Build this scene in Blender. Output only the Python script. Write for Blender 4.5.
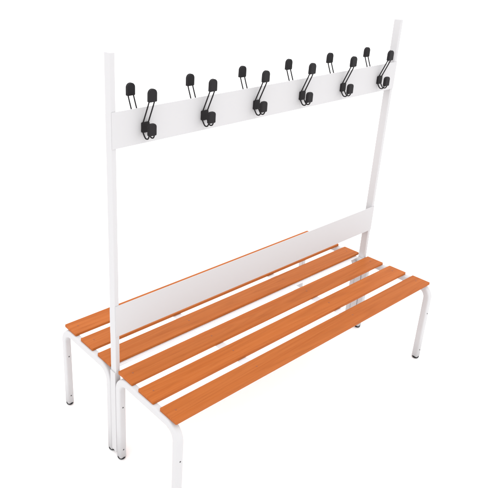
import bpy, bmesh, math, random
from mathutils import Vector, Matrix

for o in list(bpy.data.objects):
    bpy.data.objects.remove(o)
scene = bpy.context.scene
C = scene.collection
R = math.radians
random.seed(7)

# ---------------------------------------------------------------- camera
F, PX, PY = 620.13, 141.91, 208.53
YAW, PITCH = -0.6442, -0.3992
cd = bpy.data.cameras.new('camera')
cam = bpy.data.objects.new('camera', cd)
C.objects.link(cam)
cam.location = (-1.0262, -1.5345, 1.8071)
fwd = Vector((-math.sin(YAW) * math.cos(PITCH), math.cos(YAW) * math.cos(PITCH), math.sin(PITCH)))
cam.rotation_euler = fwd.to_track_quat('-Z', 'Y').to_euler()
cd.sensor_width = 36
cd.lens = F / 488 * 36
cd.shift_x = (244 - PX) / 488
cd.shift_y = -(244 - PY) / 488
cd.clip_start = 0.05
cd.clip_end = 500
scene.camera = cam

# ---------------------------------------------------------------- white studio surround and an added overhead fill
w = bpy.data.worlds.new('World')
scene.world = w
w.use_nodes = True
bg = w.node_tree.nodes['Background']
bg.inputs['Color'].default_value = (1.0, 0.995, 1.0, 1)
bg.inputs['Strength'].default_value = 1.84


def area(name, loc, target, size, power, col=(1, 1, 1)):
    d = bpy.data.lights.new(name, 'AREA')
    d.shape = 'SQUARE'
    d.size = size
    d.energy = power
    d.color = col
    o = bpy.data.objects.new(name, d)
    C.objects.link(o)
    o.location = loc
    o.rotation_euler = (Vector(target) - Vector(loc)).to_track_quat('-Z', 'Y').to_euler()
    return o


area('overhead_fill', (0.7, 0.3, 5.5), (0.75, 0, 0), 6.0, 90)  # added fill, no real fixture; brightens the floor and upward faces

scene.view_settings.view_transform = 'Standard'
scene.view_settings.look = 'None'
scene.view_settings.exposure = 0
scene.view_settings.gamma = 1
scene.render.engine = 'CYCLES'
scene.cycles.max_bounces = 10
scene.cycles.diffuse_bounces = 6


# ---------------------------------------------------------------- materials
def new_mat(name):
    m = bpy.data.materials.new(name)
    m.use_nodes = True
    nt = m.node_tree
    return m, nt, nt.nodes['Principled BSDF']


def painted(name, col, rough=0.45, bump=0.02, spec=0.2):
    m, nt, b = new_mat(name)
    b.inputs['Base Color'].default_value = (*col, 1)
    b.inputs['Specular IOR Level'].default_value = spec
    tc = nt.nodes.new('ShaderNodeTexCoord')
    n = nt.nodes.new('ShaderNodeTexNoise')
    n.inputs['Scale'].default_value = 900
    n.inputs['Detail'].default_value = 3
    nt.links.new(tc.outputs['Object'], n.inputs['Vector'])
    n2 = nt.nodes.new('ShaderNodeTexNoise')
    n2.inputs['Scale'].default_value = 14
    n2.inputs['Detail'].default_value = 4
    nt.links.new(tc.outputs['Object'], n2.inputs['Vector'])
    mr = nt.nodes.new('ShaderNodeMapRange')
    mr.inputs['To Min'].default_value = rough - 0.06
    mr.inputs['To Max'].default_value = rough + 0.06
    nt.links.new(n2.outputs['Fac'], mr.inputs['Value'])
    nt.links.new(mr.outputs['Result'], b.inputs['Roughness'])
    bp = nt.nodes.new('ShaderNodeBump')
    bp.inputs['Strength'].default_value = bump
    bp.inputs['Distance'].default_value = 0.0005
    nt.links.new(n.outputs['Fac'], bp.inputs['Height'])
    nt.links.new(bp.outputs['Normal'], b.inputs['Normal'])
    return m


M_PAINT = painted('pale_grey_powder_coat', (0.462, 0.457, 0.463), 0.55, 0.05)
M_PALE = painted('shade_lifted_grey', (0.60, 0.59, 0.60), 0.55, 0.05)  # frame grey lightened to offset the shade beneath the seat
M_BLACK = painted('charcoal_plastic', (0.0145, 0.0133, 0.0146), 0.6, 0.15, 0.12)
M_WIRE = painted('charcoal_coated_wire', (0.013, 0.012, 0.013), 0.6, 0.1, 0.12)
M_FOOT = painted('black_rubber', (0.012, 0.012, 0.013), 0.7, 0.2)
M_RIVET = painted('dark_rivet', (0.05, 0.048, 0.05), 0.4, 0.05)
M_GROUND, nt, b = new_mat('white_studio_floor')
b.inputs['Base Color'].default_value = (0.95, 0.95, 0.95, 1)
b.inputs['Roughness'].default_value = 0.9
b.inputs['Specular IOR Level'].default_value = 0.1


def wood():
    m, nt, b = new_mat('orange_stained_wood')
    N, Lk = nt.nodes.new, nt.links.new
    tc = N('ShaderNodeTexCoord')
    oi = N('ShaderNodeObjectInfo')
    off = N('ShaderNodeVectorMath'); off.operation = 'SCALE'
    cmb = N('ShaderNodeCombineXYZ')
    for k in range(3):
        Lk(oi.outputs['Random'], cmb.inputs[k])
    Lk(cmb.outputs[0], off.inputs[0]); off.inputs['Scale'].default_value = 9.7
    add = N('ShaderNodeVectorMath'); add.operation = 'ADD'
    Lk(tc.outputs['Object'], add.inputs[0]); Lk(off.outputs[0], add.inputs[1])
    # long streaks along x
    mp = N('ShaderNodeMapping'); mp.inputs['Scale'].default_value = (1.6, 60, 60)
    Lk(add.outputs[0], mp.inputs['Vector'])
    n1 = N('ShaderNodeTexNoise'); n1.inputs['Scale'].default_value = 1.0; n1.inputs['Detail'].default_value = 5
    n1.inputs['Roughness'].default_value = 0.6; n1.inputs['Distortion'].default_value = 0.35
    Lk(mp.outputs[0], n1.inputs['Vector'])
    # cathedral figure
    mp2 = N('ShaderNodeMapping'); mp2.inputs['Scale'].default_value = (0.9, 13, 13)
    Lk(add.outputs[0], mp2.inputs['Vector'])
    n2 = N('ShaderNodeTexNoise'); n2.inputs['Scale'].default_value = 1.0; n2.inputs['Detail'].default_value = 1
    Lk(mp2.outputs[0], n2.inputs['Vector'])
    mul = N('ShaderNodeMath'); mul.operation = 'MULTIPLY'; mul.inputs[1].default_value = 11
    Lk(n2.outputs['Fac'], mul.inputs[0])
    fr = N('ShaderNodeMath'); fr.operation = 'PINGPONG'; fr.inputs[1].default_value = 0.5
    Lk(mul.outputs[0], fr.inputs[0])
    # fine pores
    mp3 = N('ShaderNodeMapping'); mp3.inputs['Scale'].default_value = (9, 420, 420)
    Lk(add.outputs[0], mp3.inputs['Vector'])
    n3 = N('ShaderNodeTexNoise'); n3.inputs['Scale'].default_value = 1.0; n3.inputs['Detail'].default_value = 3
    Lk(mp3.outputs[0], n3.inputs['Vector'])

    def ramp(src, stops):
        r = N('ShaderNodeValToRGB')
        r.color_ramp.elements[0].position = stops[0][0]; r.color_ramp.elements[0].color = (*stops[0][1], 1)
        r.color_ramp.elements[1].position = stops[1][0]; r.color_ramp.elements[1].color = (*stops[1][1], 1)
        Lk(src, r.inputs[0])
        return r
    base = ramp(n1.outputs['Fac'], [(0.30, (0.322, 0.081, 0.0125)), (0.62, (0.364, 0.103, 0.0215))])
    fig = ramp(fr.outputs[0], [(0.0, (0.80, 0.76, 0.68)), (0.28, (1, 1, 1))])
    por = ramp(n3.outputs['Fac'], [(0.30, (0.86, 0.83, 0.78)), (0.48, (1, 1, 1))])

    def mult(a, c, f):
        mx = N('ShaderNodeMix'); mx.data_type = 'RGBA'; mx.blend_type = 'MULTIPLY'
        mx.inputs['Factor'].default_value = f
        Lk(a, mx.inputs['A']); Lk(c, mx.inputs['B'])
        return mx.outputs['Result']
    c = mult(base.outputs['Color'], fig.outputs['Color'], 0.42)
    c = mult(c, por.outputs['Color'], 0.8)
    hs = N('ShaderNodeHueSaturation')
    vr = N('ShaderNodeMapRange'); vr.inputs['To Min'].default_value = 0.95; vr.inputs['To Max'].default_value = 1.05
    Lk(oi.outputs['Random'], vr.inputs['Value']); Lk(vr.outputs['Result'], hs.inputs['Value'])
    Lk(c, hs.inputs['Color']); Lk(hs.outputs['Color'], b.inputs['Base Color'])
    b.inputs['Roughness'].default_value = 0.55
    b.inputs['Specular IOR Level'].default_value = 0.10
    bp = N('ShaderNodeBump'); bp.inputs['Strength'].default_value = 0.15; bp.inputs['Distance'].default_value = 0.0004
    Lk(n3.outputs['Fac'], bp.inputs['Height']); Lk(bp.outputs['Normal'], b.inputs['Normal'])
    return m


M_WOOD = wood()
M_PLUG = painted('brown_screw_head', (0.24, 0.075, 0.030), 0.5, 0.05)


# ---------------------------------------------------------------- mesh helpers
def obj(name, bm, mat, parent=None, loc=(0, 0, 0), smooth=False):
    bmesh.ops.recalc_face_normals(bm, faces=bm.faces)
    me = bpy.data.meshes.new(name)
    bm.to_mesh(me)
    bm.free()
    me.materials.append(mat)
    if smooth:
        me.polygons.foreach_set('use_smooth', [True] * len(me.polygons))
    o = bpy.data.objects.new(name, me)
    C.objects.link(o)
    o.location = loc
    if parent:
        o.parent = parent
    return o


def box_bm(x0, x1, y0, y1, z0, z1, bev=0.0, seg=2):
    bm = bmesh.new()
    bmesh.ops.create_cube(bm, size=1)
    for v in bm.verts:
        v.co = Vector(((x0 + x1) / 2 + v.co.x * (x1 - x0), (y0 + y1) / 2 + v.co.y * (y1 - y0), (z0 + z1) / 2 + v.co.z * (z1 - z0)))
    if bev:
        bmesh.ops.bevel(bm, geom=list(bm.edges), offset=bev, segments=seg, affect='EDGES', profile=0.5)
    return bm


def prism_bm(outline, axis_fn, d0, d1, bev=0.0, seg=3):
    """outline: 2D points, axis_fn(u,v,d)->xyz"""
    bm = bmesh.new()
    a = [bm.verts.new(axis_fn(u, v, d0)) for u, v in outline]
    c = [bm.verts.new(axis_fn(u, v, d1)) for u, v in outline]
    bm.faces.new(a); bm.faces.new(c[::-1])
    n = len(a)
    for i in range(n):
        bm.faces.new((a[i], c[i], c[(i + 1) % n], a[(i + 1) % n]))
    bmesh.ops.recalc_face_normals(bm, faces=bm.faces)
    if bev:
        ed = [e for e in bm.edges if len(e.link_faces) == 2 and e.calc_face_angle(0) > 1.2]
        bmesh.ops.bevel(bm, geom=ed, offset=bev, segments=seg, affect='EDGES', profile=0.5)
    return bm


def rounded_rect(x0, x1, y0, y1, r, n=5):
    pts = []
    for cx, cy, a0 in ((x1 - r, y1 - r, 0), (x0 + r, y1 - r, 90), (x0 + r, y0 + r, 180), (x1 - r, y0 + r, 270)):
        for k in range(n + 1):
            a = R(a0 + 90 * k / n)
            pts.append((cx + r * math.cos(a), cy + r * math.sin(a)))
    return pts


def tube_bm(path, r, seg=20, caps=True, square=0.0):
    # round tube, or a square tube of half width r with corner radius `square`
    bm = bmesh.new()
    if square:
        prof = rounded_rect(-r, r, -r, r, square, 7)
        seg = len(prof)
    else:
        prof = [(r * math.cos(2 * math.pi * k / seg), r * math.sin(2 * math.pi * k / seg)) for k in range(seg)]
    rings = []
    n = len(path)
    path = [Vector(p) for p in path]
    ref = None
    for i, p in enumerate(path):
        t = (path[min(i + 1, n - 1)] - path[max(i - 1, 0)]).normalized()
        if ref is None:
            ref = Vector((1, 0, 0)) if abs(t.x) < 0.9 else Vector((0, 1, 0))
        u = (ref - t * ref.dot(t)).normalized()
        ref = u
        v = t.cross(u)
        rings.append([bm.verts.new(p + u * a_ + v * b_) for a_, b_ in prof])
    for a, c in zip(rings, rings[1:]):
        for k in range(seg):
            bm.faces.new((a[k], a[(k + 1) % seg], c[(k + 1) % seg], c[k]))
    if caps:
        bm.faces.new(rings[0][::-1]); bm.faces.new(rings[-1])
    return bm


def catmull(pts, sub=8):
    P = [Vector(p) for p in pts]
    P = [2 * P[0] - P[1]] + P + [2 * P[-1] - P[-2]]
    out = []
    for i in range(1, len(P) - 2):
        p0, p1, p2, p3 = P[i - 1:i + 3]
        for k in range(sub):
            t = k / sub
            out.append(0.5 * ((2 * p1) + (p2 - p0) * t + (2 * p0 - 5 * p1 + 4 * p2 - p3) * t * t + (3 * p1 - p0 - 3 * p2 + p3) * t ** 3))
    out.append(P[-2])
    return out


def copy_tree(o, parent, loc=None, rotz=None):
    c = o.copy()
    C.objects.link(c)
    c.parent = parent
    if loc is not None:
        c.location = loc
    if rotz is not None:
        c.rotation_euler.z = rotz
    for ch in list(o.children):
        copy_tree(ch, c)
    return c


# ---------------------------------------------------------------- floor
bm = bmesh.new()
bmesh.ops.create_grid(bm, x_segments=1, y_segments=1, size=60)
g = obj('ground', bm, M_GROUND)
g['kind'] = 'structure'

# ---------------------------------------------------------------- the bench
L = 1.5
W, G, MID, T, ZS = 0.0860, 0.0340, 0.0495, 0.0112, 0.4035
ZT = 1.5242
bench = bpy.data.objects.new('cloakroom_bench', None)
C.objects.link(bench)
bench.location = (0, 0, 0)
bench['label'] = 'double sided changing room bench with orange wooden slats, pale grey frame and black hooks'
bench['category'] = 'bench'

# seat slats (six), origin at slat centre so that the grain differs
slat = obj('seat_slat', prism_bm(rounded_rect(-L / 2, L / 2, -W / 2, W / 2, 0.0042, 4), lambda u, v, d: (u, v, d), -T / 2, T / 2, 0.0012, 2), M_WOOD, bench)
for X in (-0.712, -0.33, 0.24, 0.712):
    bm = bmesh.new()
    bmesh.ops.create_cone(bm, cap_ends=True, segments=20, radius1=0.0035, radius2=0.0030, depth=0.0008)
    obj('screw', bm, M_PLUG, slat, (X, 0.004, T / 2 + 0.0002))
ys = [MID / 2 + W / 2 + k * (W + G) for k in range(3)]
first = True
for y in [-v for v in ys] + ys:
    if first:
        slat.location = (L / 2, y, ZS - T / 2); first = False
    else:
        copy_tree(slat, bench, (L / 2, y, ZS - T / 2))

# leg frames: inverted U of round tube, one at each end of each bench
RT = 0.0143
ZC = ZS - T - RT - 0.0003
YI, YO, RB = 0.0299, 0.3548, 0.052
ym = (YI + YO) / 2
h = (YO - YI) / 2
path = [(0, -h, 0.012), (0, -h, 0.15)]
for k in range(13):
    a = R(180 - 90 * k / 12)
    path.append((0, -h + RB + RB * math.cos(a), ZC - RB + RB * math.sin(a)))
for k in range(13):
    a = R(90 - 90 * k / 12)
    path.append((0, h - RB + RB * math.cos(a), ZC - RB + RB * math.sin(a)))
path += [(0, h, 0.15), (0, h, 0.012)]
frame = obj('leg_frame', tube_bm(path, RT, 28, square=0.0065), M_PAINT, bench, smooth=True)
for s in (-1, 1):
    bm = bmesh.new()
    prof = [(0.0150, 0.0125), (0.0158, 0.0115), (0.0155, 0.0060), (0.0130, 0.0022), (0.0085, 0.0), (0.0, 0.0)]
    rings = []
    for r_, z_ in prof[:-1]:
        rings.append([bm.verts.new((r_ * math.cos(2 * math.pi * k / 24), r_ * math.sin(2 * math.pi * k / 24), z_)) for k in range(24)])
    for a, c in zip(rings, rings[1:]):
        for k in range(24):
            bm.faces.new((a[k], a[(k + 1) % 24], c[(k + 1) % 24], c[k]))
    bm.faces.new(rings[0]); bm.faces.new(rings[-1][::-1])
    obj('foot', bm, M_FOOT, frame, (0, s * h, 0.0003), smooth=True)
    for z in (0.25, 0.05):
        bm = bmesh.new()
        bmesh.ops.create_uvsphere(bm, u_segments=16, v_segments=8, radius=0.0031)
        for v in bm.verts:
            v.co.y *= 0.5
        obj('rivet', bm, M_RIVET, frame, (0, s * h - RT, z), smooth=True)
XF = 0.0065
frame.location = (XF, ym, 0)
for x, y in ((XF, -ym), (L - XF, ym), (L - XF, -ym)):
    copy_tree(frame, bench, (x, y, 0))

# flat cross bars under the slats and a slim rail under the middle gap
bar = obj('cross_bar', box_bm(-0.02, 0.02, -0.338, 0.338, -0.003, 0, 0.001), M_PALE, bench, (0.42, 0, ZS - T - 0.0003))
copy_tree(bar, bench, (0.99, 0, ZS - T - 0.0003))
obj('centre_rail', box_bm(0.022, L - 0.022, 0.012, 0.027, -0.0045, -0.0004, 0.001), M_PALE, bench, (0, 0, ZS - T))

# posts
PWX, PY2 = 0.0178, 0.0160
post = obj('post', box_bm(0, PWX, -PY2, PY2, ZS - T - 0.003, ZT, 0.0018, 3), M_PAINT, bench, (-0.0024, 0, 0))
bk = obj('post_socket', box_bm(-0.0044, PWX + 0.0022, -0.0155, 0.0155, 0.022, ZS - T - 0.002, 0.0015), M_PAINT, post)
copy_tree(post, bench, (L - 0.0003 - PWX, 0, 0))

# panels: two thin steel boards (front and back) at hook height and two behind the seats
PX0, PX1 = -0.0010, L - 0.0002
YF0, YF1 = PY2 + 0.0002, PY2 + 0.0022


def panel(name, z0, z1, zb):
    # the front board stands a little taller than the back one
    obj(name, box_bm(PX0, PX1, -YF1, -YF0, z0, z1, 0.0006), M_PAINT, bench)
    obj(name, box_bm(PX0, PX1, YF0, YF1, z0, zb, 0.0006), M_PAINT, bench)


panel('hook_rail', 1.2311, 1.3480, 1.3370)
panel('backrest_panel', 0.5447, 0.6690, 0.6420)

# hooks: mesh of the mounting plate, with two wires, cap and knob as sub-parts
HZ = 1.2842
hook = obj('coat_hook', prism_bm(rounded_rect(-0.0145, 0.0145, -0.0165, 0.0165, 0.004), lambda u, v, d: (u, d, v), -0.0085, 0.0, 0.0015), M_BLACK, bench)
wire_pts = [(0, -0.0415, 0.122), (0, -0.0390, 0.094), (0, -0.0080, 0.020), (0, -0.0050, 0.010), (0, -0.0050, -0.010), (0, -0.0075, -0.0175),
            (0, -0.0165, -0.0295), (0, -0.0235, -0.0325), (0, -0.0320, -0.0300), (0, -0.0372, -0.0200), (0, -0.0382, -0.006)]
wire = obj('wire', tube_bm(catmull(wire_pts), 0.0023, 12), M_WIRE, hook, (-0.0105, 0, 0), smooth=True)
copy_tree(wire, hook, (0.0105, 0, 0))


def cap_outline(hw, z0, z1, rt, rb):
    pts = []
    for cx, cz, a0, r_ in ((hw - rt, z1 - rt, 0, rt), (-hw + rt, z1 - rt, 90, rt), (-hw + rb, z0 + rb, 180, rb), (hw - rb, z0 + rb, 270, rb)):
        n = 8 if r_ > 0.006 else 3
        for k in range(n + 1):
            a = R(a0 + 90 * k / n)
            pts.append((cx + r_ * math.cos(a), cz + r_ * math.sin(a)))
    return pts


obj('cap', prism_bm(cap_outline(0.0155, -0.0205, 0.0205, 0.0150, 0.003), lambda u, v, d: (u, d, v), -0.0065, 0.0065, 0.0025), M_BLACK, hook, (0, -0.0385, 0.107))
obj('knob', prism_bm(cap_outline(0.0152, -0.0195, 0.0195, 0.0110, 0.004), lambda u, v, d: (u, d, v), -0.0068, 0.0068, 0.0036), M_BLACK, hook, (0, -0.0382, -0.001))
HX0, HDX = 0.1232, 0.2508
hook.location = (HX0, -YF1, HZ)
for i in range(6):
    if i:
        copy_tree(hook, bench, (HX0 + i * HDX, -YF1, HZ))
    copy_tree(hook, bench, (HX0 + i * HDX, YF1, HZ), math.pi)
